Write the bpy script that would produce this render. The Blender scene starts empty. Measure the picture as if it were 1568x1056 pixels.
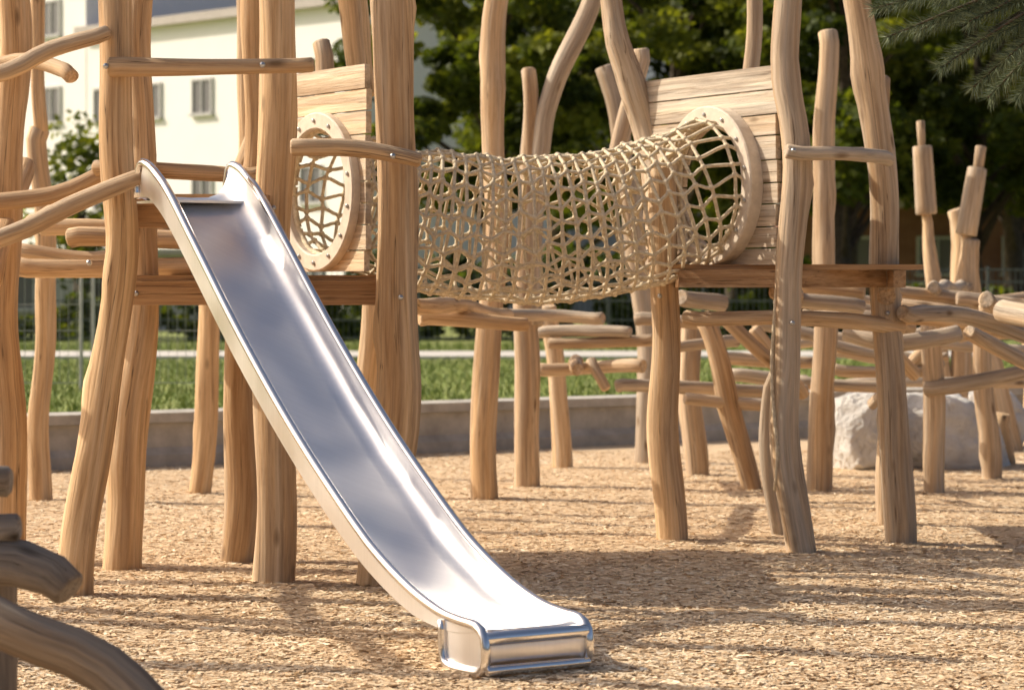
import bpy, math, random
import numpy as np
from mathutils import Vector, Matrix
random.seed(7); RNG=np.random.default_rng(7)
scene=bpy.context.scene

# ------------------------------------------------------------------ materials
def newmat(name):
    m=bpy.data.materials.new(name); m.use_nodes=True
    nt=m.node_tree; b=nt.nodes['Principled BSDF']
    return m,nt,b
def N(nt,t,**kw):
    n=nt.nodes.new(t)
    for k,v in kw.items(): setattr(n,k,v)
    return n
def ramp(nt,fac,stops):
    r=N(nt,'ShaderNodeValToRGB'); e=r.color_ramp.elements
    while len(e)<len(stops): e.new(0.5)
    for i,(p,c) in enumerate(stops):
        e[i].position=p; e[i].color=(c[0],c[1],c[2],1)
    nt.links.new(fac,r.inputs['Fac']); return r.outputs['Color']
def mix(nt,f,a,b,mode='MIX'):
    m=N(nt,'ShaderNodeMix',data_type='RGBA',blend_type=mode)
    for sock,val in ((m.inputs[0],f),(m.inputs[6],a),(m.inputs[7],b)):
        if hasattr(val,'links'): nt.links.new(val,sock)
        elif isinstance(val,(int,float)): sock.default_value=val
        else: sock.default_value=(val[0],val[1],val[2],1)
    return m.outputs[2]
def noise(nt,vec,scale,detail=4,rough=0.6,dist=0):
    n=N(nt,'ShaderNodeTexNoise'); n.inputs['Scale'].default_value=scale
    n.inputs['Detail'].default_value=detail; n.inputs['Roughness'].default_value=rough
    n.inputs['Distortion'].default_value=dist
    if vec is not None: nt.links.new(vec,n.inputs['Vector'])
    return n.outputs['Fac']
def bump(nt,b,h,strength,dist):
    n=N(nt,'ShaderNodeBump'); n.inputs['Strength'].default_value=strength; n.inputs['Distance'].default_value=dist
    nt.links.new(h,n.inputs['Height']); nt.links.new(n.outputs[0],b.inputs['Normal'])

def wood_mat(name,light,mid,dark,grey):
    m,nt,b=newmat(name)
    a=N(nt,'ShaderNodeAttribute',attribute_name='gc'); t=N(nt,'ShaderNodeAttribute',attribute_name='tone')
    n1=noise(nt,a.outputs['Vector'],50,5,.68,.35)
    c=ramp(nt,n1,[(0.28,dark),(0.5,mid),(0.72,light)])
    n2=noise(nt,a.outputs['Vector'],11,3,.65)
    gm=N(nt,'ShaderNodeMath',operation='MULTIPLY_ADD'); nt.links.new(n2,gm.inputs[0]); gm.inputs[1].default_value=2.4; gm.inputs[2].default_value=-1.0
    ad=N(nt,'ShaderNodeMath',operation='ADD',use_clamp=True); nt.links.new(gm.outputs[0],ad.inputs[0]); nt.links.new(t.outputs['Fac'],ad.inputs[1])
    g2=ramp(nt,n1,[(0.3,[v*0.50 for v in grey]),(0.7,grey)])
    c=mix(nt,ad.outputs[0],c,g2)
    # large darker stains
    n6=noise(nt,a.outputs['Vector'],6,3,.7,.5)
    st=ramp(nt,n6,[(.36,(.55,.47,.40)),(.56,(1,1,1))])
    c=mix(nt,.7,c,mix(nt,1.0,c,st,'MULTIPLY'))
    # knots
    sx=N(nt,'ShaderNodeVectorMath',operation='MULTIPLY'); nt.links.new(a.outputs['Vector'],sx.inputs[0]); sx.inputs[1].default_value=(7,7,60)
    v=N(nt,'ShaderNodeTexVoronoi'); v.inputs['Scale'].default_value=1.0; nt.links.new(sx.outputs[0],v.inputs['Vector'])
    kn=ramp(nt,v.outputs['Distance'],[(0.05,(.9,.9,.9)),(0.16,(0,0,0))])
    c=mix(nt,kn,c,[v_*0.4 for v_ in dark])
    # drying checks
    sc=N(nt,'ShaderNodeVectorMath',operation='MULTIPLY'); nt.links.new(a.outputs['Vector'],sc.inputs[0]); sc.inputs[1].default_value=(32,32,14)
    n3=noise(nt,sc.outputs[0],1.0,2,.5)
    ck=ramp(nt,n3,[(0.486,(0,0,0)),(0.5,(1,1,1)),(0.514,(0,0,0))])
    n4=noise(nt,sc.outputs[0],.6,1,.5)
    cm=ramp(nt,n4,[(0.48,(0,0,0)),(0.56,(.9,.9,.9))])
    ckm=mix(nt,1.0,ck,cm,'MULTIPLY')
    c=mix(nt,ckm,c,[v_*0.25 for v_ in dark])
    nt.links.new(c,b.inputs['Base Color']); b.inputs['Roughness'].default_value=.7
    b.inputs['Specular IOR Level'].default_value=.3
    bump(nt,b,n1,.6,.014)
    return m
M_wood=wood_mat('robinia_wood',(.84,.62,.38),(.69,.465,.255),(.40,.235,.115),(.64,.535,.42))
M_plank=wood_mat('plank_wood',(.88,.72,.51),(.78,.59,.38),(.54,.36,.20),(.72,.62,.50))
M_beam=wood_mat('beam_wood',(.60,.38,.20),(.47,.28,.14),(.28,.15,.07),(.46,.35,.24))
M_darklog=wood_mat('shaded_dark_log',(.32,.23,.15),(.22,.15,.09),(.10,.065,.04),(.40,.34,.28))  # bark-dark foreground wood, with the corner's shade put into its colour

def simple(name,c1,c2,scale,rough=.8,metal=0,bstr=0,bdist=.01,detail=5):
    m,nt,b=newmat(name)
    tc=N(nt,'ShaderNodeTexCoord'); n=noise(nt,tc.outputs['Object'],scale,detail,.65)
    nt.links.new(ramp(nt,n,[(.3,c1),(.7,c2)]),b.inputs['Base Color'])
    b.inputs['Roughness'].default_value=rough; b.inputs['Metallic'].default_value=metal
    if bstr: bump(nt,b,n,bstr,bdist)
    return m
M_rope=simple('rope',(.48,.38,.24),(.84,.73,.54),45,.85,0,.6,.005)
M_ring=simple('ring_wood',(.56,.47,.37),(.74,.64,.52),14,.6,0,.1)
M_bolt=simple('bolt_steel',(.4,.4,.4),(.6,.6,.6),20,.35,1)
M_conc=simple('concrete',(.33,.30,.26),(.54,.50,.44),5,.85,0,.3,.01,8)
M_fence=simple('fence_steel',(.10,.11,.11),(.18,.19,.19),8,.5,.6)
M_galv=simple('galvanised',(.45,.45,.45),(.6,.6,.6),8,.45,.7)
M_plaster=simple('white_plaster',(.86,.84,.82),(.90,.88,.86),.6,.9)
M_brickish=simple('red_render',(.20,.09,.06),(.28,.14,.09),1.5,.9)
M_trim=simple('grey_trim',(.45,.44,.43),(.55,.54,.53),3,.7)
M_roof=simple('roof_tiles',(.42,.37,.34),(.50,.45,.42),3,.8)
M_path=simple('path_paving',(.50,.47,.43),(.62,.58,.53),2.5,.9)
M_bark=simple('bark',(.05,.035,.022),(.13,.095,.065),9,.95,0,.8,.05)
# steel slide
m,nt,b=newmat('stainless_steel'); M_steel=m
tc=N(nt,'ShaderNodeTexCoord'); mp=N(nt,'ShaderNodeMapping'); mp.inputs['Rotation'].default_value=(0,0,math.radians(57)); mp.inputs['Scale'].default_value=(1.0,60,1.0)
nt.links.new(tc.outputs['Object'],mp.inputs['Vector'])
n=noise(nt,mp.outputs[0],2,3,.6); n5=noise(nt,tc.outputs['Object'],2.2,1,.4)
mr=N(nt,'ShaderNodeMapRange'); nt.links.new(n5,mr.inputs[0]); mr.inputs[1].default_value=.3; mr.inputs[2].default_value=.7; mr.inputs[3].default_value=.28; mr.inputs[4].default_value=.44
nt.links.new(mr.outputs[0],b.inputs['Roughness']); b.inputs['Metallic'].default_value=1
nt.links.new(ramp(nt,n,[(.3,(.92,.90,.89)),(.7,(.97,.95,.94))]),b.inputs['Base Color'])
bump(nt,b,n5,.45,.06)
m,nt,b=newmat('polished_steel_rail'); M_rail=m
b.inputs['Metallic'].default_value=1; b.inputs['Roughness'].default_value=.15; b.inputs['Base Color'].default_value=(.84,.82,.81,1)
m,nt,b=newmat('window_glass'); M_glass=m
b.inputs['Base Color'].default_value=(.16,.16,.17,1); b.inputs['Roughness'].default_value=.1
# limestone
m,nt,b=newmat('limestone'); M_rock=m
tc=N(nt,'ShaderNodeTexCoord'); n=noise(nt,tc.outputs['Object'],5.5,10,.75,.6); n7=noise(nt,tc.outputs['Object'],1.6,3,.6)
c=ramp(nt,n,[(.30,(.46,.42,.37)),(.42,(.78,.75,.71)),(.6,(.90,.88,.85))])
c=mix(nt,1.0,c,ramp(nt,n7,[(.35,(.86,.83,.79)),(.55,(1,1,1))]),'MULTIPLY')
nt.links.new(c,b.inputs['Base Color']); b.inputs['Roughness'].default_value=.95; bump(nt,b,n,1,.08)
def tone_mat(name,stops,rough=.85,trans=0):
    m,nt,b=newmat(name); a=N(nt,'ShaderNodeAttribute',attribute_name='tone')
    c=ramp(nt,a.outputs['Fac'],stops); nt.links.new(c,b.inputs['Base Color']); b.inputs['Roughness'].default_value=rough
    b.inputs['Specular IOR Level'].default_value=.25
    if trans:
        t=N(nt,'ShaderNodeBsdfTranslucent'); tcx=mix(nt,1,c,(1.8,1.7,.5),'MULTIPLY'); nt.links.new(tcx,t.inputs['Color'])
        ms=N(nt,'ShaderNodeMixShader'); ms.inputs[0].default_value=trans
        nt.links.new(b.outputs[0],ms.inputs[1]); nt.links.new(t.outputs[0],ms.inputs[2])
        nt.links.new(ms.outputs[0],nt.nodes['Material Output'].inputs['Surface'])
    return m
M_chip=tone_mat('wood_chip',[(0,(.44,.28,.15)),(.3,(.68,.49,.30)),(.7,(.84,.66,.44)),(1,(.94,.81,.61))])
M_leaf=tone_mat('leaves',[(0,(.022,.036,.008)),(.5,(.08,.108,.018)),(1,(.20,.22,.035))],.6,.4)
M_needle=tone_mat('pine_needles',[(0,(.05,.075,.04)),(.5,(.12,.16,.09)),(1,(.26,.31,.18))],.55,0)
M_blade=tone_mat('grass_blades',[(0,(.10,.16,.03)),(.5,(.21,.27,.06)),(1,(.38,.39,.13))],.7,0)
m,nt,b=newmat('chip_ground'); M_ground=m
tc=N(nt,'ShaderNodeTexCoord'); n=noise(nt,tc.outputs['Object'],38,6,.75,1.2); nb=noise(nt,tc.outputs['Object'],1.2,3,.6)
c=ramp(nt,n,[(.32,(.28,.17,.09)),(.48,(.60,.43,.26)),(.66,(.80,.62,.41))])
c=mix(nt,.35,c,ramp(nt,nb,[(.35,(.52,.36,.21)),(.65,(.78,.60,.40))]))
nt.links.new(c,b.inputs['Base Color']); b.inputs['Roughness'].default_value=.95; bump(nt,b,n,.4,.012)
m,nt,b=newmat('grass'); M_grass=m
tc=N(nt,'ShaderNodeTexCoord'); n=noise(nt,tc.outputs['Object'],14,6,.75); nb=noise(nt,tc.outputs['Object'],.5,4,.6)
c=ramp(nt,n,[(.3,(.12,.165,.035)),(.6,(.23,.28,.07))]); c=mix(nt,.45,c,ramp(nt,nb,[(.35,(.17,.22,.05)),(.65,(.34,.34,.12))]))
nt.links.new(c,b.inputs['Base Color']); b.inputs['Roughness'].default_value=.95; bump(nt,b,n,.6,.04)

# ------------------------------------------------------------------ builder
def catmull(P,R,res):
    P=[np.array(p,float) for p in P]; n=len(P)
    if n==2: 
        L=np.linalg.norm(P[1]-P[0]); k=max(2,int(L/res)); out=[P[0]+(P[1]-P[0])*i/k for i in range(k+1)]
        return out,[R[0]+(R[1]-R[0])*i/k for i in range(k+1)]
    E=[2*P[0]-P[1]]+P+[2*P[-1]-P[-2]]; out=[];rr=[]
    for i in range(n-1):
        p0,p1,p2,p3=E[i:i+4]; L=np.linalg.norm(p2-p1); k=max(2,int(L/res))
        for j in range(k):
            t=j/k; out.append(.5*((2*p1)+(-p0+p2)*t+(2*p0-5*p1+4*p2-p3)*t*t+(-p0+3*p1-3*p2+p3)*t**3)); rr.append(R[i]+(R[i+1]-R[i])*t)
    out.append(P[-1]); rr.append(R[-1]); return out,rr
class Builder:
    def __init__(s): s.v=[];s.f=[];s.gc=[];s.t=[];s.sm=[]
    def add(s,vs,fs,gc=None,tone=.0,smooth=False):
        o=len(s.v); s.v+= [tuple(map(float,p)) for p in vs]; s.f+=[tuple(i+o for i in f) for f in fs]
        s.gc+= gc if gc is not None else [tuple(map(float,p)) for p in vs]
        s.t+=[tone]*len(vs); s.sm+=[smooth]*len(fs) if isinstance(smooth,bool) else smooth
    def sweep(s,P,R,seg=16,res=.09,lump=.06,tone=None,wob=.0,closed=False,chamfer=True,branch=0):
        if not isinstance(R,(list,tuple)): R=[R]*len(P)
        pts,rr=catmull(P,list(R),res)
        if tone is None: tone=random.uniform(-.25,.3)
        if wob:
            ph=[random.uniform(0,6.28) for _ in range(4)]; L=0
            for i in range(1,len(pts)-1):
                L+=np.linalg.norm(pts[i]-pts[i-1])
                pts[i]=pts[i]+np.array([wob*math.sin(L*2.6+ph[0])+wob*.4*math.sin(L*6+ph[3]),wob*math.sin(L*2.1+ph[1]),wob*math.sin(L*3.1+ph[2])*(0.3 if abs(P[-1][2]-P[0][2])>1 else 1)])
        off=np.array([random.uniform(-50,50) for _ in range(3)])
        t=pts[1]-pts[0]; t/=np.linalg.norm(t); a=np.array([1,0,0]) if abs(t[0])<.8 else np.array([0,1,0])
        u=np.cross(t,a); u/=np.linalg.norm(u); w=np.cross(t,u)
        a1,a2,a3=[random.uniform(0,6.28) for _ in range(3)]
        tot=sum(np.linalg.norm(pts[i]-pts[i-1]) for i in range(1,len(pts)))
        sc=[(random.uniform(.15,.95)*tot,random.uniform(0,6.28),random.uniform(.14,.30)) for _ in range(branch)]
        vs=[];gc=[];L=0;n=len(pts);rings=[]
        for i in range(n):
            if i>0: L+=np.linalg.norm(pts[i]-pts[i-1])
            tt=(pts[min(i+1,n-1)]-pts[max(i-1,0)]); tt/=np.linalg.norm(tt)
            u=u-tt*np.dot(u,tt); u/=np.linalg.norm(u); w=np.cross(tt,u)
            rings.append((pts[i],u.copy(),w.copy(),rr[i],L,tt))
        if chamfer:
            p,uu,ww,r,L0,t0=rings[0]; c=min(.012,r*.25)
            rings[0]=(p+t0*c,uu,ww,r,L0,t0); rings.insert(0,(p,uu,ww,r-c,L0,t0))
            p,uu,ww,r,L1,t1=rings[-1]
            rings[-1]=(p-t1*c,uu,ww,r,L1,t1); rings.append((p,uu,ww,r-c,L1,t1))
        m=len(rings)
        for (p,uu,ww,r,L_,t_) in rings:
            for j in range(seg):
                th=2*math.pi*j/seg
                k=1+lump*(math.sin(L_*3.3+a1+th)+.7*math.sin(2*th+L_*5.1+a2)+.5*math.sin(3*th-L_*7+a3))
                for (Ls,ths,am) in sc:
                    dl=(L_-Ls)/.09
                    if abs(dl)<3:
                        dth=(th-ths+math.pi)%(2*math.pi)-math.pi; k+=am*math.exp(-dl*dl-(dth/.7)**2)
                q=p+(uu*math.cos(th)+ww*math.sin(th))*r*k
                vs.append(q); gc.append((off[0]+math.cos(th)*r,off[1]+math.sin(th)*r,off[2]+L_*.04))
        fs=[]
        for i in range(m-1):
            for j in range(seg):
                j2=(j+1)%seg; fs.append((i*seg+j,i*seg+j2,(i+1)*seg+j2,(i+1)*seg+j))
        sm=[True]*len(fs)
        for base,rv,idx in ((0,True,0),((m-1)*seg,False,m-1)):
            c0=len(vs); vs.append(rings[idx][0]); gc.append((off[0],off[1],off[2]+rings[idx][4]*.04))
            for j in range(seg):
                j2=(j+1)%seg; fs.append((c0,base+j2,base+j) if rv else (c0,base+j,base+j2)); sm.append(False)
        s.add(vs,fs,gc,tone,sm)
    def box(s,o,a,b,c,tone=0,grain=0):
        o,a,b,c=[np.array(q,float) for q in (o,a,b,c)]
        vs=[o,o+a,o+a+b,o+b,o+c,o+a+c,o+a+b+c,o+b+c]
        off=np.array([random.uniform(-50,50) for _ in range(3)])
        ax=[a,b,c]; L=ax[grain]; oth=[ax[i] for i in range(3) if i!=grain]
        def g(p):
            d=p-o; e=[]
            for q in oth: e.append(np.dot(d,q)/np.linalg.norm(q))
            return (off[0]+e[0],off[1]+e[1],off[2]+np.dot(d,L)/np.linalg.norm(L)*.04)
        fs=[(0,3,2,1),(4,5,6,7),(0,1,5,4),(1,2,6,5),(2,3,7,6),(3,0,4,7)]
        s.add(vs,fs,[g(q) for q in vs],tone,False)
    def ball(s,c,r,tone=0,n=(8,5)):
        vs=[];fs=[];a,bn=n
        for i in range(bn+1):
            ph=math.pi*i/bn
            for j in range(a):
                th=2*math.pi*j/a; vs.append((c[0]+r*math.sin(ph)*math.cos(th),c[1]+r*math.sin(ph)*math.sin(th),c[2]+r*math.cos(ph)))
        for i in range(bn):
            for j in range(a): fs.append((i*a+j,(i+1)*a+j,(i+1)*a+(j+1)%a,i*a+(j+1)%a))
        s.add(vs,fs,None,tone,True)
    def obj(s,name,mat,parent=None):
        me=bpy.data.meshes.new(name); me.from_pydata(s.v,[],s.f); me.materials.append(mat)
        at=me.attributes.new('gc','FLOAT_VECTOR','POINT'); at.data.foreach_set('vector',np.array(s.gc,np.float32).ravel())
        at=me.attributes.new('tone','FLOAT','POINT'); at.data.foreach_set('value',np.array(s.t,np.float32))
        me.polygons.foreach_set('use_smooth',s.sm); me.update()
        o=bpy.data.objects.new(name,me); scene.collection.objects.link(o); o.parent=parent; return o
def empty(name,loc=(0,0,0)):
    o=bpy.data.objects.new(name,None); o.location=loc; o.empty_display_size=.2; scene.collection.objects.link(o); return o
def quadmesh(name,C,U,V,tone,mat,parent=None,tri=False):
    n=len(C); 
    if tri: vs=np.stack([C-U,C+U,C+V],1); k=3
    else: vs=np.stack([C-U-V,C+U-V,C+U+V,C-U+V],1); k=4
    me=bpy.data.meshes.new(name); me.vertices.add(n*k); me.vertices.foreach_set('co',vs.astype(np.float32).ravel())
    me.loops.add(n*k); me.loops.foreach_set('vertex_index',np.arange(n*k,dtype=np.int32))
    me.polygons.add(n); me.polygons.foreach_set('loop_start',np.arange(0,n*k,k,dtype=np.int32))
    me.update(calc_edges=True)
    at=me.attributes.new('tone','FLOAT','POINT'); at.data.foreach_set('value',np.repeat(tone,k).astype(np.float32))
    me.materials.append(mat)
    o=bpy.data.objects.new(name,me); scene.collection.objects.link(o); o.parent=parent; return o

# ------------------------------------------------------------------ ground
def gh(x,y):
    h=.008*np.sin(x*2.1+1.3*np.sin(y*1.1))*np.sin(y*1.7+.8)+.003*np.sin(x*5.3+y*3.1)+.002*np.sin(x*9-y*7.7)
    f=np.clip((6.5-np.abs(x))/1.5,0,1)*np.clip((y-7)/1,0,1)*np.clip((22-y)/2,0,1)
    return h*f
xs=np.concatenate([[-900,-200,-60,-20,-9],np.arange(-7,7.01,.07),[9,20,60,200,900]])
ys=np.concatenate([[-300,-60,-10,3],np.arange(6.5,22.3,.08),[25,40,100,300,1500]])
X,Y=np.meshgrid(xs,ys); Z=gh(X,Y)
nx,ny=len(xs),len(ys)
idx=np.arange(nx*ny).reshape(ny,nx)
F=np.stack([idx[:-1,:-1],idx[:-1,1:],idx[1:,1:],idx[1:,:-1]],-1).reshape(-1,4)
me=bpy.data.meshes.new('ground'); me.from_pydata(np.stack([X,Y,Z],-1).reshape(-1,3).tolist(),[],F.tolist()); me.materials.append(M_ground)
me.polygons.foreach_set('use_smooth',[True]*len(F)); o=bpy.data.objects.new('ground',me); scene.collection.objects.link(o)
# chips
n=190000
u=RNG.random(n); y=8.5*(24/8.5)**u ; x=(RNG.random(n)*2-1)*(.215*y+.6)
yaw=RNG.random(n)*6.283; L=RNG.uniform(.008,.030,n); W=RNG.uniform(.0025,.007,n); pit=RNG.normal(0,.09,n); rol=RNG.normal(0,.20,n)
U=np.stack([np.cos(yaw)*np.cos(pit),np.sin(yaw)*np.cos(pit),np.sin(pit)],1)*L[:,None]
V=np.stack([-np.sin(yaw)*np.cos(rol),np.cos(yaw)*np.cos(rol),np.sin(rol)],1)*W[:,None]
C=np.stack([x,y,gh(x,y)+.003+RNG.random(n)**2*.007],1)
tn=np.clip(RNG.normal(.5,.26,n)+.1*np.sin(x*3)*np.sin(y*2),0,1)
quadmesh('wood_chips',C,U,V,tn,M_chip)

# ------------------------------------------------------------------ curb wall + lawn + path
curb=[(-9,17.2),(-7,18.9),(-5.4,20.3),(-3.96,21.3),(-2.96,21.85),(-2.2,22.4),(-.8,23.6),(1.16,25),(2.5,25.9),(5,27.3),(8,28.6),(14,30.5),(24,32)]
cp,_=catmull([(a,b_,0) for a,b_ in curb],[1]*len(curb),.35)
B=Builder()
prof=[(0,-.05),(0,.10),(.05,.16),(.06,.36),(.0,.37),(.0,.45),(.34,.46),(.34,-.05)]
def seg_curb(i0,i1):
    vs=[];k=len(prof)
    for i in range(i0,i1+1):
        t=cp[min(i+1,len(cp)-1)]-cp[max(i-1,0)]; t/=np.linalg.norm(t); nn=np.array([-t[1],t[0],0])
        p=cp[i]+ (t*.008 if i==i0 else (-t*.008 if i==i1 else 0))
        for a,z in prof: vs.append(p+nn*a+np.array([0,0,z]))
    fs=[]
    for i in range(i1-i0):
        for j in range(k): fs.append((i*k+j,(i+1)*k+j,(i+1)*k+(j+1)%k,i*k+(j+1)%k))
    fs.append(tuple(range(k))); fs.append(tuple(range((i1-i0)*k,(i1-i0+1)*k))[::-1])
    B.add(vs,fs)
i=0
while i<len(cp)-1: seg_curb(i,min(i+5,len(cp)-1)); i+=5
B.obj('concrete_curb_wall',M_conc)
lv=[];lf=[]
edge=[(-900,10)]+[(p[0]-.1,p[1]+.3) for p in cp]+[(900,40)]
for a,b_ in edge: lv.append((a,b_,.3))
for a,b_ in edge: lv.append((a*1.0,1400,.3))
k=len(edge)
for i in range(k-1): lf.append((i,i+1,k+i+1,k+i))
me=bpy.data.meshes.new('lawn'); me.from_pydata(lv,[],lf); me.materials.append(M_grass); o=bpy.data.objects.new('lawn',me); scene.collection.objects.link(o)
n=60000
y=RNG.uniform(22,52,n); x=(RNG.random(n)*2-1)*(.21*y+1)
cx=np.interp(x,[c_[0] for c_ in curb],[c_[1] for c_ in curb]); ok=(y>cx+.4)&((y<42.8)|(y>48.2)); x=x[ok];y=y[ok];n=len(x)
yaw=RNG.random(n)*6.28; 
U=np.stack([np.cos(yaw),np.sin(yaw),0*yaw],1)*RNG.uniform(.006,.014,n)[:,None]
hh=RNG.uniform(.04,.11,n)*(1+1.2*(y>49)); V=np.stack([RNG.normal(0,.04,n),RNG.normal(0,.04,n),hh],1)
quadmesh('grass_tufts',np.stack([x,y,np.full(n,.3)],1),U,V,np.clip(RNG.normal(.5,.25,n),0,1),M_blade,tri=True)
B=Builder(); B.box((-60,43,.304),(140,2,0),(0,4.6,0),(0,0,.02)); B.box((-60,42.9,.29),(140,2,0),(-.001,.1,0),(0,0,.06)); B.obj('footpath',M_path)

# ------------------------------------------------------------------ posts
CS=empty('climbing_structure')
posts=Builder()
def post(P,R,**k):
    L=abs(P[-1][2]-P[0][2]); k.setdefault('branch',int(L*1.3)); posts.sweep(P,R,wob=k.pop('wob',.022),**k)
post([(-2.76,14.3,-.1),(-2.77,14.3,1.5),(-2.73,14.3,4.0)],[.1,.088,.085],tone=-.1)
post([(-3.32,18.4,-.1),(-3.30,18.4,1.5),(-3.32,18.4,2.62)],[.08,.07,.07])
post([(-3.32,18.4,2.55),(-3.33,18.4,4.0)],[.05,.05])
post([(-2.15,12.77,-.1),(-2.03,12.77,.7),(-1.95,12.77,1.45),(-1.92,12.77,3.0),(-1.92,12.77,4.3)],[.098,.085,.08,.082,.07],tone=-.05)
post([(-2.07,13.95,-.1),(-2.02,13.95,1.0),(-1.97,13.95,2.2),(-1.98,13.95,4.0)],[.108,.098,.07,.065],tone=-.1)
post([(-2.27,19.05,-.1),(-2.21,19.05,1.62)],[.085,.08])
post([(-1.53,14.3,-.1),(-1.47,14.35,1.2),(-1.43,14.35,2.2),(-1.44,14.3,4.2)],[.1,.09,.065,.06],tone=-.1)
post([(-1.21,13.25,-.1),(-1.21,13.25,1.2),(-1.2,13.25,2.3),(-1.19,13.25,4.4)],[.108,.1,.096,.085],tone=-.05,wob=.008)
post([(-.71,13.25,-.1),(-.63,13.25,.5),(-.565,13.25,1.0),(-.585,13.25,1.7),(-.61,13.25,3.1),(-.60,13.25,4.4)],[.11,.12,.118,.1,.105,.09],tone=0,wob=.006)
post([(-1.65,20.7,-.1),(-1.65,20.7,1.5)],.055)
post([(-.93,17,-.1),(-.93,17,1.5)],.07)
post([(-.21,18.46,-.1),(-.145,18.46,1.38),(-.124,18.46,2.45),(-.12,18.46,2.9),(-.08,18.46,4.0)],[.1,.088,.078,.092,.072],tone=0)
post([(.09,19.7,-.1),(.12,19.7,1.4),(.118,19.7,3.15)],[.1,.09,.055],tone=.35)
post([(.43,21.8,-.1),(.3,21.8,1.35)],[.085,.07])
post([(.16,19.7,1.2),(.18,19.7,2.5),(.30,19.7,3.0),(.60,19.7,3.6),(.75,19.7,4.0)],[.08,.08,.075,.075,.07],tone=.7)
post([(.58,16,3.7),(.64,16,3.1),(.74,16,2.75),(.84,16,2.4),(.875,15.8,1.9)],[.065,.07,.085,.09,.085],tone=.5,wob=.01)
post([(1.142,22.4,-.1),(1.126,22.4,1.44),(.93,22.4,2.73),(.80,22.4,3.4)],[.095,.09,.085,.09],tone=.7)
post([(.70,17.5,2.3),(.86,17.5,3.1)],[.06,.055],tone=.4)
post([(.95,15.46,-.1),(.93,15.46,.6),(.88,15.46,1.5),(.87,15.5,2.2)],[.1,.092,.085,.08],tone=.1)
post([(1.48,21,-.1),(1.44,21,1.25)],[.095,.09],tone=.3)
post([(1.83,19.5,-.1),(1.60,19.5,.7),(1.42,19.5,1.3)],[.08,.08,.075],tone=.1)
post([(1.61,15.8,-.1),(1.53,15.7,.5),(1.58,15.6,1.0)],[.04,.05,.035],tone=.8)
post([(1.65,14.8,-.1),(1.58,14.8,.5),(1.555,14.8,1.0),(1.56,14.8,1.6),(1.60,14.8,2.35),(1.57,14.8,2.8),(1.59,14.8,3.7)],[.09,.085,.08,.075,.085,.078,.075],tone=.5,wob=.018)
post([(1.46,15.9,2.6),(1.46,15.9,3.6)],[.05,.05],tone=.5)
post([(2.29,19.35,-.1),(2.31,19.35,1.5),(2.337,19.35,3.4)],[.095,.085,.075],tone=.4,wob=.012)
post([(2.28,15.4,-.1),(2.24,15.4,.8),(2.217,15.4,1.57),(2.16,15.4,2.31),(2.06,15.4,2.95),(1.98,15.4,3.7)],[.095,.09,.085,.09,.085,.08],tone=.4,wob=.018)
post([(2.38,16.5,-.1),(2.36,16.5,1.66),(2.335,16.5,2.83)],[.06,.06,.055],tone=.4)
post([(1.95,18.3,-.1),(1.93,18.3,1.0),(2.02,18.3,2.2)],[.06,.06,.05],tone=.2)
post([(4.2,22.2,-.1),(4.17,22.2,.43)],[.085,.08])
post([(4.62,24,-.1),(4.45,24,.6),(4.24,24,1.5),(4.22,24,1.95)],[.1,.09,.085,.08],tone=.2)
post([(4.55,26,-.1),(4.42,26,2.28)],[.1,.085],tone=.3)
post([(5.0,25,-.1),(4.95,25,1.1)],.09)
post([(3.05,19,-.1),(3.08,19,1.35)],[.08,.075],tone=.4); post([(3.75,20.5,-.1),(3.7,20.5,1.4)],[.08,.075],tone=.4)
for P in ([(3.97,-.1),(3.95,.8),(3.90,1.5),(3.80,2.2)],[(4.13,-.1),(4.12,.9),(4.13,1.5),(4.17,2.0)]):
    post([(a,24,z) for a,z in P],[.095,.085,.075,.045],tone=.3)
post([(3.81,24,2.17),(3.77,24,2.80)],[.098,.092],tone=.55,wob=0,lump=.02,branch=0)
post([(3.77,24,2.78),(3.755,24,3.03)],[.035,.04],tone=.3,wob=0)
post([(4.17,24,1.98),(4.28,24,2.60)],[.1,.09],tone=.6,wob=0,lump=.02,branch=0)
post([(4.28,24,2.57),(4.31,24,2.8)],[.045,.05],tone=.3,wob=0)
post([(-1.60,15.3,1.5),(-1.62,15.3,2.0),(-1.44,15.2,2.7),(-1.40,15.2,3.8)],[.06,.06,.055,.05],tone=0)
post([(-.86,15.1,2.6),(-.93,15.1,3.0),(-.97,15.1,3.5)],[.075,.08,.085],tone=0)
post([(-1.17,15.9,2.5),(-1.165,15.9,3.0)],[.06,.055],tone=.3)
post([(-1.72,16.5,-.1),(-1.70,16.5,1.8),(-1.66,16.5,3.8)],[.08,.07,.06],tone=-.1)
# unseen posts continuing the structure left, added to cast shade and stripe shadows
for x_,y_,h_ in ((-3.5,12.1,4.2),(-3.3,10.9,3.6),(-4.9,12.9,4.2),(-3.9,13.8,3.6)):
    post([(x_,y_,-.1),(x_+.05,y_+.05,h_*.5),(x_-.04,y_,h_)],[.1,.09,.075])
posts.obj('posts',M_wood,CS)

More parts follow.
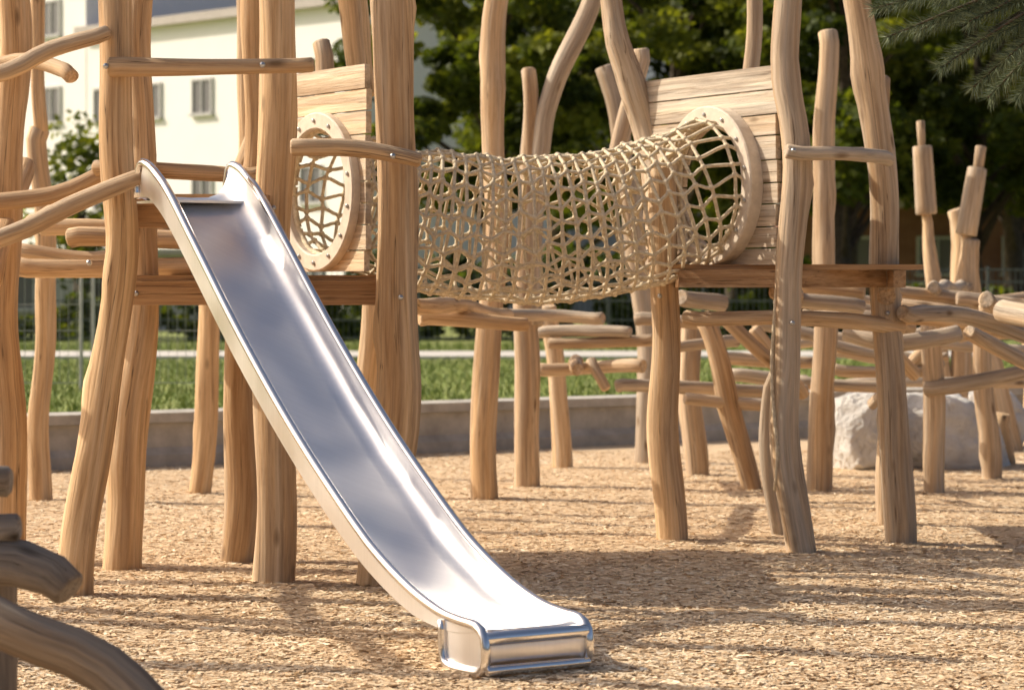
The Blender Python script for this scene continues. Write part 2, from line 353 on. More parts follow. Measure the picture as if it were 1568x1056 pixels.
# ------------------------------------------------------------------ rails
rl=Builder()
def rail(P,r,**k): rl.sweep(P,r,wob=k.pop('wob',.014),res=.07,seg=14,branch=1,**k)
rail([(-2.75,12.65,2.46),(-2.45,12.65,2.54),(-2.25,12.65,2.65),(-1.95,12.65,2.74)],[.04,.042,.04,.035],tone=.1)
rail([(-2.85,14.2,2.7),(-2.62,14.1,2.72),(-2.34,13.9,2.62)],.042,tone=0)
rail([(-1.955,12.62,2.565),(-1.45,12.62,2.57),(-.955,12.62,2.575)],[.047,.04,.036],tone=-.1,wob=.006)
rail([(-2.7,12.6,1.68),(-2.35,12.6,1.79),(-2.15,12.6,1.88),(-1.72,12.6,2.04)],[.045,.048,.045,.04],tone=.15)
rail([(-2.95,14.1,1.95),(-2.46,14.1,1.99),(-2.16,14.1,2.12)],.047,tone=0)
rail([(-2.25,14.05,2.14),(-1.85,14.0,2.13),(-1.35,14.1,2.12)],.042,tone=0)
rail([(-2.75,15.2,1.85),(-2.4,15.2,1.86),(-2.0,15.3,1.82)],.05,tone=.1)
rail([(-2.95,15.6,1.72),(-2.5,15.6,1.68),(-2.2,15.6,1.75)],.05,tone=0)
rail([(-2.55,15.0,1.78),(-2.1,15.0,1.77),(-1.6,15.0,1.78)],.055,tone=.1)
rail([(-2.85,15.0,1.62),(-2.3,15.0,1.60),(-1.5,15.0,1.62)],.055,tone=-.1)
rail([(-2.78,14.9,2.2),(-2.74,13.7,1.52)],[.06,.065],tone=-.1)
rail([(-2.95,16,1.9),(-2.55,15.3,2.05)],.05,tone=.2)
rail([(-1.10,12.98,2.197),(-.78,12.98,2.19),(-.45,12.98,2.13)],[.044,.042,.036],tone=0,wob=.004)
rail([(1.53,14.62,2.263),(1.85,14.7,2.26),(2.19,15.15,2.24)],[.042,.04,.04],tone=.8)
rail([(1.60,15.3,2.26),(2.25,15.6,2.3)],.035,tone=.6)
rail([(-.60,15.6,1.40),(-.3,17,1.37),(-.03,18.3,1.30)],[.05,.052,.05],tone=.1)
rail([(-.6,16.8,1.30),(.1,17.0,1.26)],[.05,.045],tone=.0)
q=[([(-.05,1.275),(.3,1.28),(.70,1.265)],.047),([(.2,1.15),(.9,1.165)],.045),([(.28,1.07),(1.1,1.10)],.045),([(.2,.875),(.6,.87),(1.0,.9)],.052),
 ([(.78,.75),(1.5,.74),(2.28,.70)],.05),([(1.28,1.42),(1.64,1.37)],.065),([(1.55,.97),(2.33,.92)],.05),([(1.68,.83),(2.28,.77)],.055),([(.95,1.25),(1.6,1.22)],.05),
 ([(1.1,1.02),(1.75,1.08)],.045),([(1.3,.66),(2.0,.62)],.045)]
for P,r in q:
    d=random.uniform(19.4,21.2); rail([(a*d/20,d+random.uniform(-.3,.3),1.5+(z-1.5)*d/20) for a,z in P],r,tone=random.uniform(.2,.8))
q=[([(2.05,1.52),(2.5,1.47)],.055,18.5),([(2.1,1.38),(2.62,1.31),(2.85,1.20)],.055,18.5),([(2.2,1.2),(2.5,1.15),(2.95,1.2)],.055,17.2),([(2.55,1.38),(3.0,1.30),(3.5,1.17)],.052,17.6),
 ([(2.85,1.47),(3.3,1.44),(3.9,1.35)],.05,19.4),([(3.0,.77),(3.4,.82),(4.3,.98)],.058,19),([(2.45,.88),(3.25,.85)],.045,20),([(2.25,.76),(3.1,.72)],.05,20.5),
 ([(3.4,1.28),(3.9,1.22)],.075,18.5),([(3.2,1.42),(3.95,1.28)],.05,18.8),([(2.6,.98),(3.0,.92),(3.5,.95)],.04,21),([(2.35,1.1),(2.7,1.0),(3.3,.9)],.045,20),([(3.6,1.1),(4.4,1.15)],.05,21),
 ([(2.0,1.30),(2.9,1.27),(3.9,1.12)],.05,18.0),([(1.9,1.22),(2.9,1.10),(4.3,1.30)],.05,20.6),([(2.4,1.45),(3.2,1.36),(4.2,1.42)],.045,20.2),([(2.1,1.02),(3.0,1.06),(4.4,.98)],.045,21.6),([(1.75,1.43),(2.35,1.36)],.05,17.4),
 ([(2.9,.62),(3.6,.68),(4.6,.66)],.05,23)]
for P,r,d in q: rail([(a,d+random.uniform(-.15,.15),z) for a,z in P],r,tone=random.uniform(.1,.9))
rail([(1.5,18.6,1.3),(1.95,18.7,.9)],.05,tone=.2); rail([(1.75,19,1.2),(2.15,19.2,.7)],.05,tone=.1)
rail([(2.45,18.5,1.35),(3.0,19.5,.85)],.05,tone=.4); rail([(3.3,19,1.35),(2.75,20,.6)],.045,tone=.5); rail([(3.2,17.6,1.42),(3.75,20.4,1.2)],.06,tone=.5); rail([(2.9,16.6,1.22),(3.5,17.2,.95)],.05,tone=.4); rail([(3.1,19.2,1.5),(4.2,24,1.5)],.05,tone=.6)
rail([(.50,20.5,.93),(.48,19.2,.9)],.05,tone=.3); rail([(.6,20,.95),(.72,19.9,.72)],.04,tone=.2)
rail([(1.0,15.2,1.33),(1.55,14.95,1.33)],[.045,.04],tone=.1); rail([(1.55,15.0,1.32),(2.3,15.4,1.27)],.045,tone=.1)
rail([(1.55,15.3,1.48),(1.9,17.5,1.46)],.05,tone=0); rail([(2.2,15.3,1.45),(2.5,17.2,1.4)],.055,tone=0)
rail([(2.28,15.25,1.36),(2.75,15.9,1.32),(3.3,16.2,1.16)],[.045,.05,.055],tone=.5)
rail([(3.0,16.0,1.36),(3.4,15.0,1.22)],.07,tone=.5)
for P in ([(-3.5,12.05,2.2),(-3.3,10.9,2.3)],[(-3.6,12.1,2.9),(-5.0,12.9,2.8)],[(-3.9,13.8,2.2),(-3.5,12.1,2.1)],[(-4.2,10.8,1.25),(-3.1,10.95,1.25)]): rail(P,.05)  # unseen rails between the off-frame left posts, added to cast shade
rl.obj('rails_and_logs',M_wood,CS)

# ------------------------------------------------------------------ platforms
pf=Builder()
pf.box((-1.95,13.36,1.41),(1.30,0,0),(0,.06,0),(0,0,.12),-.35)
pf.box((-1.95,15.3,1.41),(1.30,0,0),(0,.06,0),(0,0,.12),-.35)
for x0 in (-1.95,-1.3,-.72): pf.box((x0,13.44,1.42),(.07,0,0),(0,1.84,0),(0,0,.10),-.35,1)
for i in range(13): pf.box((-1.96,13.38+i*.15,1.533),(1.32,0,0),(0,.138,0),(0,0,.03),random.uniform(-.4,-.1))
pf.box((-1.95,13.1,1.80),(.72,0,0),(0,.06,0),(0,0,.13),-.35)
for i in range(6): pf.box((-1.96,12.95+i*.15,1.933),(.74,0,0),(0,.138,0),(0,0,.03),random.uniform(-.4,-.1))
for x0 in (-1.94,-1.3): pf.box((x0,12.97,1.82),(.06,0,0),(0,.9,0),(0,0,.11),-.3,1)
pf.box((.96,15.0,1.50),(.58,-.22,0),(.02,.06,0),(0,0,.10),-.2)
pf.box((1.62,14.95,1.50),(.68,.42,0),(-.02,.05,0),(0,0,.10),-.2)
pf.box((.92,16.9,1.50),(1.5,0,0),(0,.06,0),(0,0,.1),-.2)
for i in range(13): pf.box((.9+ (0.02 if i<3 else 0),15.05+i*.15,1.603),(1.45,.0,0),(0,.138,0),(0,0,.03),random.uniform(-.3,.1))
for x0 in (.96,1.65,2.2): pf.box((x0,15.05,1.50),(.07,0,0),(0,1.84,0),(0,0,.098),-.2,1)
pf.obj('platforms',M_beam,CS)

# ------------------------------------------------------------------ plank walls with round openings
def plank_wall(A,dirv,T,z0,z1,tc_,zc,hr,nrm,tone):
    Bp=Builder(); d=np.array([dirv[0],dirv[1],0.]); d/=np.linalg.norm(d); nn=np.array([nrm[0],nrm[1],0.])*.035
    A=np.array([A[0],A[1],0.]); z=z1; rows=[]
    while z>z0+.03:
        h=random.choice([.13,.14,.12]); rows.append((max(z-h,z0),z-.009)); z-=h
    for (a,b_) in rows:
        tn=tone+random.uniform(-.35,.35)
        zz=[a+(b_-a)*i/5 for i in range(6)]
        hw=[math.sqrt(max(0,hr*hr-(q-zc)**2)) for q in zz]
        e=random.uniform(-.015,.015)
        if max(hw)<=0: parts=[([0+e]*6,[T+e]*6)]
        else: parts=[([0+e]*6,[tc_-w for w in hw]),([tc_+w for w in hw],[T+e]*6)]
        for L_,R_ in parts:
            vs=[];gc=[];off=[random.uniform(-50,50) for _ in range(3)]
            for side in (0,1):
                for q,l,r in zip(zz,L_,R_):
                    for t in (l,r):
                        vs.append(A+d*t+nn*side+np.array([0,0,q])); gc.append((off[0]+q,off[1]+side*.03,off[2]+t*.04))
            fs=[]
            for i in range(5):
                fs.append((2*i,2*i+1,2*i+3,2*i+2)); fs.append((12+2*i,12+2*i+2,12+2*i+3,12+2*i+1))
                fs.append((2*i,2*i+2,14+2*i,12+2*i)); fs.append((2*i+1,13+2*i,15+2*i,2*i+3))
            fs.append((0,12,13,1)); fs.append((10,11,23,22))
            Bp.add(vs,fs,gc,tn,False)
    return Bp
nL=(-.843,-.537); nR=(-.866,-.5)
plank_wall((-.78,14.4),(-.537,.843),1.1,1.56,2.74,.5,2.04,.36,nL,.1).obj('plank_wall_left',M_plank,CS)
plank_wall((1.53,14.82),(-.5,.866),1.36,1.63,2.77,.6,2.09,.36,nR,.6).obj('plank_wall_right',M_plank,CS)
TN=empty('rope_net_tunnel')
def ringobj(c,nrm,ro,ri,th,name):
    Bq=Builder(); n_=np.array([nrm[0],nrm[1],0.]); n_/=np.linalg.norm(n_); u=np.array([-n_[1],n_[0],0.]); w=np.array([0,0,1.]); c=np.array(c)
    prof=[(ri,0),(ri,th-.008),(ri+.008,th),(ro-.008,th),(ro,th-.008),(ro,0)]; K=48;vs=[];fs=[]
    for i in range(K):
        a=2*math.pi*i/K
        for r,h in prof: vs.append(c+(u*math.cos(a)+w*math.sin(a))*r+n_*h)
    k=len(prof)
    for i in range(K):
        for j in range(k): fs.append((i*k+j,((i+1)%K)*k+j,((i+1)%K)*k+(j+1)%k,i*k+(j+1)%k))
    Bq.add(vs,fs); o=Bq.obj(name,M_ring,TN)
    Bb=Builder()
    for i in range(14):
        a=2*math.pi*(i+.5)/14; p=c+(u*math.cos(a)+w*math.sin(a))*(ro+ri)/2; Bb.sweep([p+n_*(th-.004),p+n_*(th+.012)],.012,seg=8,lump=0,tone=0)
    Bb.obj(name+'_bolts',M_bolt,TN)
cL=np.array([-.78-.537*.5,14.4+.843*.5,2.04]); cR=np.array([1.53-.5*.6,14.82+.866*.6,2.09])
nLv=np.array([nL[0],nL[1],0]); nRv=np.array([nR[0],nR[1],0])
ringobj(cL+nLv*.036,nL,.45,.355,.05,'ring_near_slide'); ringobj(cR+nRv*.036,nR,.47,.37,.085,'ring_far')
path=[cL+nLv*.03,cL-nLv*.12+np.array([0,0,-.03]),(-.53,15.0,1.89),(.06,15.1,1.83),(.63,15.2,1.89),(1.0,15.28,2.01),cR+nRv*.15+np.array([0,0,-.005]),cR+nRv*.06]
pr=[.35,.36,.395,.42,.415,.40,.385,.37]
pts,rr=catmull(path,pr,.015)
Ls=np.concatenate([[0],np.cumsum([np.linalg.norm(pts[i+1]-pts[i]) for i in range(len(pts)-1)])])
m=int(Ls[-1]/.078)+1; ts=np.linspace(0,Ls[-1],m); PA=np.array(pts)
pts=[np.array([np.interp(t,Ls,PA[:,k]) for k in range(3)]) for t in ts]; rr=[float(np.interp(t,Ls,rr)) for t in ts]
NL=26; fr=[]
for i in range(m):
    t=pts[min(i+1,m-1)]-pts[max(i-1,0)]; t/=np.linalg.norm(t)
    wl=max(0,1-i/4); wr=max(0,1-(m-1-i)/4)
    t=t*(1-wl-wr)+(-nLv)*wl+(-nRv)*wr
    t/=np.linalg.norm(t); u=np.cross([0,0,1.],t); u/=np.linalg.norm(u); w=np.cross(t,u); fr.append((t,u,w))
sag=RNG.normal(0,.006,(m,))
# knotted net: every mesh is a rounded diamond, ropes swing half a mesh between knots
def node(i,j):
    t,u,w=fr[i]; th=2*math.pi*(j+.20*(1 if (i+j)%2 else -1))/NL+.2*math.sin(i*.2)
    r=rr[i]+sag[i]; ax=0
    return pts[i]+(u*math.cos(th)+w*math.sin(th))*r+t*ax
nodes={(i,j):node(i,j)+RNG.normal(0,.0035,3) for i in range(m) for j in range(NL)}
rb=Builder()
for j in range(NL): rb.sweep([nodes[(i,j)] for i in range(m)],.0108,seg=6,res=.03,lump=0,tone=0,chamfer=False)
for i in range(0,m):
    rb.sweep([nodes[(i,j%NL)] for j in range(NL+1)],.0108 if 0<i<m-1 else .016,seg=6,res=.035,lump=0,tone=0,chamfer=False)
for (i,j),p in nodes.items():
    if 0<i<m-1: rb.ball(p,.0195,n=(6,4))
rb.obj('rope_net',M_rope,TN)
rp=Builder()
rp.sweep([(1.50,14.8,1.5),(1.47,14.78,1.0),(1.50,14.75,.55),(1.49,14.8,.35)],.012,seg=6,lump=0,tone=0)
rp.obj('hanging_rope',M_rope,CS)
bb=Builder()
for p in [(-1.955,12.57,2.565),(-1.2,12.56,2.57),(-.59,12.93,2.15),(-.56,13.13,1.45),(-1.19,13.14,1.48),(-2.05,12.66,1.62),(1.57,14.56,2.263),(2.16,15.1,2.24),(-1.92,13.34,1.47),(-1.2,13.14,1.9),(1.58,14.71,1.3),(2.2,15.3,1.35),(.87,15.36,1.45)]:
    bb.ball(p,.015)
bb.obj('bolts',M_bolt,CS)

# ------------------------------------------------------------------ slide
SL=empty('playground_slide')
WID=.48
def SW(s,v,z): return np.array([-1.747+.546*s+.838*v,12.5-.838*s+.546*v,z])
prof=[(-.05,2.10),(.04,2.075),(.12,2.03),(.25,1.94),(.5,1.715),(1.0,1.267),(1.5,.868),(2.0,.526),(2.25,.385),(2.5,.28),(2.72,.222),(2.9,.205)]
pp,_=catmull([(s,0,z) for s,z in prof],[1]*len(prof),.05)
S=[p[0] for p in pp]; Zr=[p[2] for p in pp]
lip=[(2.95,.200),(2.985,.187),(3.008,.160),(3.015,.125),(3.015,.075),(3.005,.045),(2.985,.03)]
S+= [a for a,_ in lip]; Zr+=[b_ for _,b_ in lip]
S=np.array(S);Zr=np.array(Zr); n=len(S)
dS=np.gradient(S); dZ=np.gradient(Zr); ll=np.hypot(dS,dZ); nS=-dZ/ll; nZ=dS/ll
nlip=len(lip)
vs=[];fs=[]
sec=[(.0,-.004),(.0,-1.0),(.05,-1.1),(.43,-1.1),(.48,-1.0),(.48,-.004),(.464,-.004),(.46,-.35),(.445,-.66),(.415,-.87),(.37,-.97),(.24,-1.0),(.11,-.97),(.065,-.87),(.035,-.66),(.02,-.35),(.016,-.004)]
K=len(sec)
for i in range(n):
    s0=S[i]; dep=np.interp(s0,[-.05,.1,.4,1.9,2.5,2.85,3.0],[.17,.14,.12,.115,.09,.045,.02]) if i<n-nlip else .02
    for v,o_ in sec:
        d_=-o_*dep if o_>-1.05 else dep+.02
        vs.append(SW(S[i]-nS[i]*d_,v,max(.02,Zr[i]-nZ[i]*d_)))
for i in range(n-1):
    for j in range(K): fs.append((i*K+j,i*K+(j+1)%K,(i+1)*K+(j+1)%K,(i+1)*K+j))
fs.append(tuple(range(K))[::-1]); fs.append(tuple(range((n-1)*K,n*K)))
B=Builder(); B.add(vs,fs,None,0,True); o=B.obj('chute',M_steel,SL)
md=o.modifiers.new('es','EDGE_SPLIT'); md.split_angle=math.radians(50)
B=Builder()
for v in (.0,WID):
    P=[SW(-.10,v,1.93),SW(-.11,v,1.99),SW(-.09,v,2.07)]+[SW(S[i],v,Zr[i]) for i in range(0,n,2)]+[SW(2.93,v,.022),SW(2.78,v,.022),SW(2.72,v,.04),SW(2.705,v,.09),SW(2.70,v,.20)]
    B.sweep(P,.020,seg=12,res=.03,lump=0,tone=0,chamfer=False)
B.sweep([SW(3.017,.0,.035),SW(3.017,WID,.035)],.02,seg=12,lump=0,tone=0)
B.sweep([SW(3.000,.0,.155),SW(3.000,WID,.155)],.028,seg=16,lump=0,tone=0)
B.obj('rails',M_rail,SL)
B=Builder()
for v,a in ((.004,.004),(WID-.008,.004)):
    B.box(SW(2.715,v,.03),SW(2.99,v,.03)-SW(2.715,v,.03),SW(0,a,0)-SW(0,0,0),(0,0,.165))
B.box(SW(-.16,.02,1.905),SW(.14,.02,1.905)-SW(-.16,.02,1.905),SW(0,.44,0)-SW(0,0,0),(0,0,.012))
B.obj('side_plates',M_steel,SL)

# ------------------------------------------------------------------ foreground logs
FG=empty('log_balance_frame'); B=Builder()
B.sweep([(-1.95,8.2,.66),(-1.55,8.0,.46),(-1.25,8.0,.33),(-.95,7.9,.05)],[.07,.075,.075,.08],tone=.4)
B.sweep([(-2.2,8.6,.60),(-1.6,8.5,.60),(-1.43,8.45,.52)],[.085,.08,.065],tone=.5)
B.sweep([(-2.2,8.5,.90),(-1.63,8.5,.87)],[.05,.05],tone=.9)
B.sweep([(-2.2,8.5,.70),(-1.6,8.5,.72)],[.045,.045],tone=.8)
B.sweep([(-2.05,8.45,-.1),(-2.05,8.45,1.2)],.09,tone=.3); B.sweep([(-1.72,8.7,-.1),(-1.72,8.7,.62)],.07,tone=.3)
for x_,y_ in ((-2.6,8.9),(-2.9,8.4),(-2.45,8.35)): B.sweep([(x_,y_,-.1),(x_,y_,1.5)],.10,tone=.3)
for z_ in (.7,1.1,1.4): B.sweep([(-2.95,8.5,z_),(-2.3,8.6,z_+.1)],.07,tone=.3)
B.obj('logs',M_darklog,FG)

# ------------------------------------------------------------------ boulder
def boulder(name,c,sz,seed):
    import bmesh
    from mathutils import noise as mn
    r=np.random.default_rng(seed); PN=r.normal(0,1,(26,3)); PN/=np.linalg.norm(PN,axis=1)[:,None]; H=r.uniform(.80,1.0,26)
    PN=np.concatenate([PN,[[0,0,1],[.15,-.97,.2],[-.95,-.2,.2],[.95,0,.25],[-.3,-.6,.74]]]); PN/=np.linalg.norm(PN,axis=1)[:,None]; H=np.concatenate([H,[.78,.82,.88,.9,.86]])
    bm=bmesh.new(); bmesh.ops.create_icosphere(bm,subdivisions=6,radius=1)
    for v in bm.verts:
        p=v.co.copy(); pn=np.array(p); dt=PN@pn
        cand=np.where(dt>.05,H/np.maximum(dt,.05),9.0); cand=np.sort(cand); rad=min(cand[0],1.3); rad=rad-.03*math.exp(-(cand[1]-cand[0])*14)
        rad+=mn.fractal(p*2.2+Vector((seed,0,0)),.9,2,6)*.05+mn.fractal(p*8+Vector((0,seed,0)),.8,2,4)*.018
        v.co=Vector((p.x*rad*sz[0],p.y*rad*sz[1],p.z*rad*sz[2]))
    me=bpy.data.meshes.new(name); bm.to_mesh(me); bm.free(); me.materials.append(M_rock)
    me.polygons.foreach_set('use_smooth',[True]*len(me.polygons))
    o=bpy.data.objects.new(name,me); o.location=c; o.rotation_euler=(0,0,-.2+seed*.01); scene.collection.objects.link(o)
boulder('limestone_boulder',(3.50,21.9,.22),(.66,.48,.50),4); boulder('limestone_boulder.001',(2.95,21.7,.25),(.37,.38,.48),9)
boulder('limestone_boulder.002',(4.4,24.6,.2),(.5,.4,.42),13)

# ------------------------------------------------------------------ fences
B=Builder()
y0=55
for i in range(30): 
    x=-26+i*2.0; B.box((x,y0,.3),(.06,0,0),(0,.06,0),(0,0,1.65))
for i in range(480): B.box((-26+i*.12,y0-.01,.38),(.012,0,0),(0,.012,0),(0,0,1.5))
for z in (.42,.8,1.2,1.6,1.86): B.box((-26,y0-.03,z),(58,0,0),(0,.015,0),(0,0,.035))
B.obj('mesh_fence',M_fence)
B=Builder()
for x0 in (-7.4,-4.95):
    for dx in (0,.14): B.sweep([(x0+dx,30,.25),(x0+dx,30,1.72)],.022,seg=8,lump=0,tone=0)
for i in range(2):
    x0=-7.3+i*2.45
    for k in range(24): B.box((x0+k*.1,30,.4),(.005,0,0),(0,.005,0),(0,0,1.25))
    for z in (.4,.7,1.0,1.3,1.64): B.box((x0,30,z),(2.35,0,0),(0,.008,0),(0,0,.01))
B.obj('site_fence',M_galv)

# ------------------------------------------------------------------ buildings
def building(name,x0,x1,y,z1,wins,matw,depth=12,rot=0,roof=.35):
    E=empty(name,(x1,y,0)); E.rotation_euler=(0,0,rot); W=Builder(); W.box((x0-x1,0,0),(x1-x0,0,0),(0,depth,0),(0,0,z1)); W.obj('walls',matw,E)
    R=Builder(); R.box((x0-x1-.4,-.4,z1+.002),(x1-x0+.8,0,0),(0,depth+.8,0),(0,0,roof)); R.obj('roof',M_roof,E)
    G=Builder();T=Builder()
    for (cx,cz,w,h) in wins:
        cx-=x1
        G.box((cx-w/2,-.03,cz-h/2),(w,0,0),(0,.02,0),(0,0,h))
        for (a,b_,c_,d_) in ((-w/2-.1,-h/2,.1,h),(w/2,-h/2,.1,h),(-.03,-h/2,.06,h)): T.box((cx+a,-.09,cz+b_),(c_,0,0),(0,.088,0),(0,0,d_))
        T.box((cx-w/2-.1,-.09,cz+h/2),(w+.2,0,0),(0,.088,0),(0,0,.1)); T.box((cx-w/2-.15,-.18,cz-h/2-.12),(w+.3,0,0),(0,.178,0),(0,0,.12))
    G.obj('windows',M_glass,E); T.obj('window_frames',M_trim,E)
rt=math.radians(-46)
building('white_apartment_building',-23,-6.3,98,12.1,[(-8.2-3.4*i,z,1.15,1.3) for z in (9.1,5.4,1.9) for i in range(5)],M_plaster,rot=rt)
# taller wing continuing the same street front
ca,sa=math.cos(rt),math.sin(rt); ox,oy=-6.3-16.8*ca, 98-16.8*sa
building('white_apartment_building.001',ox-50,ox,oy,24,[(ox-2.5-3.6*i,z,1.2,1.4) for z in (20,16.5,13,9.3,5.6,2.2) for i in range(12)],M_plaster,rot=rt)
building('red_brick_house',10,30,92,4.3,[(x,z,1.3,1.2) for z in (2.6,) for x in (12,15,18,21,24,27)],M_brickish,depth=8,roof=.9)
building('grey_house',-5.5,6,115,8,[(x,z,1.2,1.4) for z in (2.2,5.4) for x in (-4,-1,2,5)],M_trim)
building('garage_building',-16,-8.8,72,2.4,[(x,1.4,1.6,.9) for x in (-14,-11)],M_trim,depth=5,roof=.15)

# ------------------------------------------------------------------ trees
def leafcloud(clumps,nl,size,seed):
    r=np.random.default_rng(seed); C=[];T=[]
    per=max(1,nl//len(clumps))
    for (c,rad,tn) in clumps:
        d=r.normal(0,1,(per,3)); d/=np.linalg.norm(d,axis=1)[:,None]
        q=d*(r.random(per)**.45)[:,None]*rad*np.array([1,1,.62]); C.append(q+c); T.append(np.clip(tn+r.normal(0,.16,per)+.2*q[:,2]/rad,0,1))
    C=np.concatenate(C);T=np.concatenate(T);n=len(C)
    a=r.normal(0,1,(n,3)); a[:,2]*=.6; a/=np.linalg.norm(a,axis=1)[:,None]; b_=r.normal(0,1,(n,3)); b_-=a*np.sum(a*b_,1)[:,None]; b_/=np.linalg.norm(b_,axis=1)[:,None]
    s=r.uniform(.6,1.3,n)*size
    return C,a*s[:,None],b_*(s*.62)[:,None],T
def make_tree(seed,H=11,R=4.2,base=3.4,nl=24000,size=.10,ncl=85):
    r=np.random.default_rng(seed); random.seed(seed)
    B=Builder(); tr=[(0,0,0),(.1,.05,H*.25),(-.1,.1,H*.5),(.05,0,H*.85)]
    B.sweep(tr,[.3,.24,.17,.05],seg=10,res=.5,lump=.06,tone=0)
    cl=[]
    for i in range(ncl):
        ph=r.random()*6.283; zz=r.random(); z=base+(H-base)*zz
        prof_=math.sin(math.pi*min(1,(zz*.86+.14)))**.55
        rad=R*prof_*(r.random()**.3)*(.8+.3*math.sin(ph*3+seed))
        c=np.array([math.cos(ph)*rad,math.sin(ph)*rad,z]); cl.append((c,r.uniform(.45,.95),r.uniform(.15,.95)))
        if i%5==0:
            z0=max(1.8,z-1.6-rad*.3); B.sweep([(0,0,z0),tuple(c*.5+np.array([0,0,z0*.5+.2])),tuple(c)],[.11,.06,.02],seg=6,res=.5,lump=.03,tone=0)
    C,U,V,T=leafcloud(cl,nl,size,seed)
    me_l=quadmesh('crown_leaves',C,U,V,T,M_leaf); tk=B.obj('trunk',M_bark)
    md1,md2=me_l.data,tk.data; bpy.data.objects.remove(me_l); bpy.data.objects.remove(tk); return md1,md2
V1=make_tree(11); V2=make_tree(23,12,4.6,3.0); V3=make_tree(37,10,3.9,3.4)
def place(name,var,x,y,rz,sc,sz=1):
    E=empty(name,(x,y,.3)); E.rotation_euler=(0,0,rz); E.scale=(sc,sc,sc*sz)
    for nm,d in (('crown',var[0]),('trunk',var[1])):
        o=bpy.data.objects.new(nm,d); scene.collection.objects.link(o); o.parent=E
tl=[(V1,-.4,68,0,1),(V2,4.6,72,1.2,1),(V3,8.4,66,2.2,1.05),(V1,12.6,71,3.1,1.0),(V2,17,66,4.2,1.0),
    (V2,1.6,82,2.9,1.1),(V3,6.8,80,.4,1.15),(V1,11,86,5.0,1.2),(V3,17,88,1.9,1.3)]
for i,(v_,x,y,rz,sc) in enumerate(tl): place('deciduous_tree' if i==0 else 'deciduous_tree.%03d'%i,v_,x,y,rz,sc)
V4=make_tree(51,3.6,.75,1.1,1500,.06,22)
place('young_tree',V4,-9.9,60,0,1.35)
cl=[]; r=np.random.default_rng(5)
for i in range(230):
    x=r.uniform(-3.5,20); z=.3+r.random()**.9*(1.9 if x<7 else 1.0); cl.append((np.array([x,60+r.uniform(-1,1.5),z]),r.uniform(.35,.7),r.uniform(.0,.4)))
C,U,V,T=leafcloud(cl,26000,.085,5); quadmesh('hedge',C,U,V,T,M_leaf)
cl=[]
for i in range(60):
    x=r.uniform(-14,-3); z=.3+r.random()*.9; cl.append((np.array([x,58+r.uniform(-.6,.6),z]),r.uniform(.3,.5),r.uniform(.1,.6)))
C,U,V,T=leafcloud(cl,8000,.07,6); quadmesh('low_shrubs',C,U,V,T,M_leaf)
cl=[]
for i in range(260):
    x=r.uniform(-3,75); z=.5+r.random()*12; cl.append((np.array([x,140+r.uniform(-5,5),z]),r.uniform(1.2,2.6),r.uniform(.1,.5)))
C,U,V,T=leafcloud(cl,30000,.36,8); quadmesh('distant_tree_belt',C,U,V,T,M_leaf)

# ------------------------------------------------------------------ pine tree
random.seed(77)
PT=empty('pine_tree'); B=Builder()
B.sweep([(4.3,12.6,-.1),(4.35,12.6,2),(4.25,12.6,4.5),(4.3,12.6,7)],[.17,.15,.11,.05],seg=12,lump=.05,tone=0)
root=(2.95,12.2,2.96); B.sweep([(4.3,12.6,3.3),(3.6,12.4,3.15),root],[.05,.04,.025],seg=8,lump=.03,tone=0)
tips=[(1.66,12.0,2.78),(1.74,12.1,2.66),(1.95,11.9,2.50),(2.05,12.2,2.58),(2.12,12.0,2.42),(2.25,11.9,2.54),(2.36,12.2,2.38),(1.90,12.2,2.70),(2.10,12.0,2.72),(2.33,12.1,2.62),(2.45,12.0,2.46),(2.26,12.4,2.40),(2.5,11.9,2.7),(2.0,12.3,2.84),(1.8,12.2,2.86),(2.55,12.3,2.56),(2.2,12.1,2.86),(2.4,12.0,2.84)]
for k_ in range(14): tips.append((random.uniform(2.7,4.2),random.uniform(11.6,13),random.uniform(2.6,4.5)))
Cn=[];Un=[];Vn=[];Tn=[]
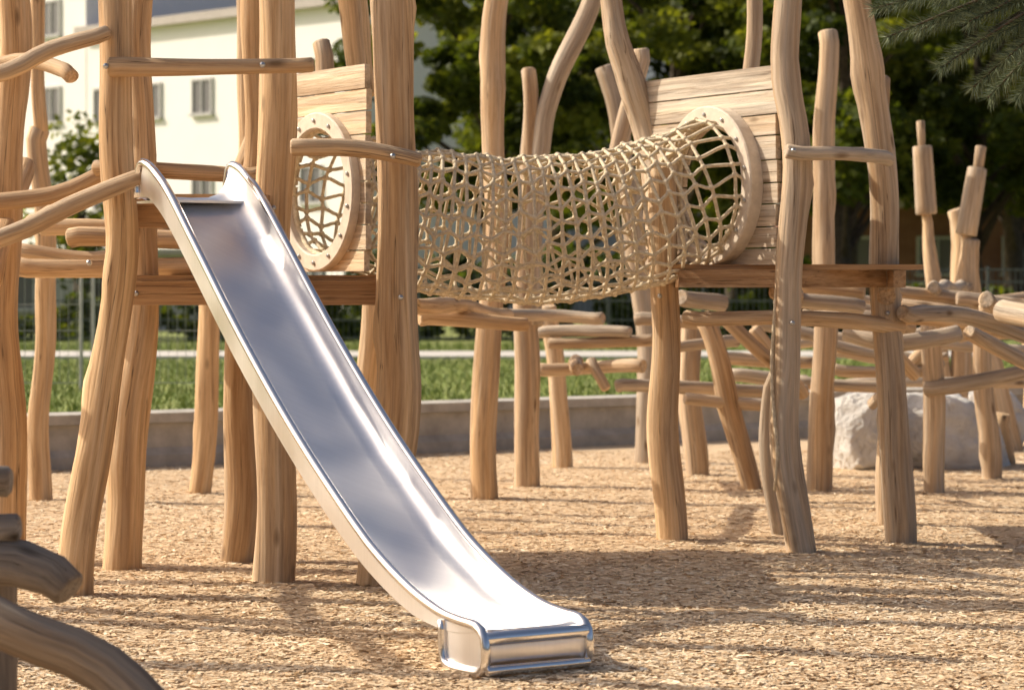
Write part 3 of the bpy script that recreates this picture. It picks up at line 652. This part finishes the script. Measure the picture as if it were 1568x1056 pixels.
for ti,tp in enumerate(tips):
    r0=np.array(root) if ti<18 else np.array([4.0,12.5,tp[2]+.2]); tp=np.array(tp); mid=(r0+tp)/2+np.array([0,0,.08]); 
    B.sweep([r0,mid,tp],[.014,.009,.004],seg=6,res=.1,lump=0,tone=0,chamfer=False)
    nn=1500
    t=1-RNG.random(nn)*.75; P=((1-t)**2)[:,None]*r0+(2*t*(1-t))[:,None]*mid+(t**2)[:,None]*tp
    ax=tp-mid; ax/=np.linalg.norm(ax)
    d=RNG.normal(0,1,(nn,3)); d-=ax*(d@ax)[:,None]; d/=np.linalg.norm(d,axis=1)[:,None]; d=d*.85+ax*RNG.uniform(.3,1.1,nn)[:,None]+np.array([0,0,-.1]); d/=np.linalg.norm(d,axis=1)[:,None]
    ln=RNG.uniform(.05,.10,nn)
    w=np.cross(d,RNG.normal(0,1,(nn,3))); w/=np.linalg.norm(w,axis=1)[:,None]
    Cn.append(P);Un.append(w*.0018);Vn.append(d*ln[:,None]);Tn.append(np.clip(RNG.normal(.6,.28,nn),0,1))
quadmesh('needles',np.concatenate(Cn),np.concatenate(Un),np.concatenate(Vn),np.concatenate(Tn),M_needle,PT,tri=True)
B.obj('trunk_and_branches',M_bark,PT)

# ------------------------------------------------------------------ light, world, camera
elev=math.radians(37); dirx,diry=-1.0,.30
sunv=Vector((dirx,diry,0)).normalized()*math.cos(elev)+Vector((0,0,math.sin(elev)))
sd=bpy.data.lights.new('sun','SUN'); sd.energy=5; sd.angle=math.radians(.5); sd.color=(1,.90,.74)
so=bpy.data.objects.new('sun',sd); scene.collection.objects.link(so); so.rotation_euler=sunv.to_track_quat('Z','Y').to_euler()
w=bpy.data.worlds.new('World'); scene.world=w; w.use_nodes=True; nt=w.node_tree
sk=nt.nodes.new('ShaderNodeTexSky'); sk.sky_type='NISHITA'; sk.sun_disc=False; sk.sun_elevation=elev; sk.sun_rotation=math.atan2(dirx,diry)%(2*math.pi)
sk.dust_density=6; sk.air_density=.8; sk.ozone_density=.4
nt.links.new(sk.outputs[0],nt.nodes['Background'].inputs['Color']); nt.nodes['Background'].inputs['Strength'].default_value=.13
scene.view_settings.view_transform='Standard'; scene.view_settings.look='None'; scene.view_settings.exposure=0
cd=bpy.data.cameras.new('camera'); co=bpy.data.objects.new('camera',cd); scene.collection.objects.link(co)
co.location=(0,0,1.5); co.rotation_euler=(math.radians(90),0,0); cd.sensor_width=36; cd.lens=91.8; cd.shift_y=-.0561; cd.clip_end=3000
cd.dof.use_dof=True; cd.dof.focus_distance=12.3; cd.dof.aperture_fstop=3.6
scene.camera=co
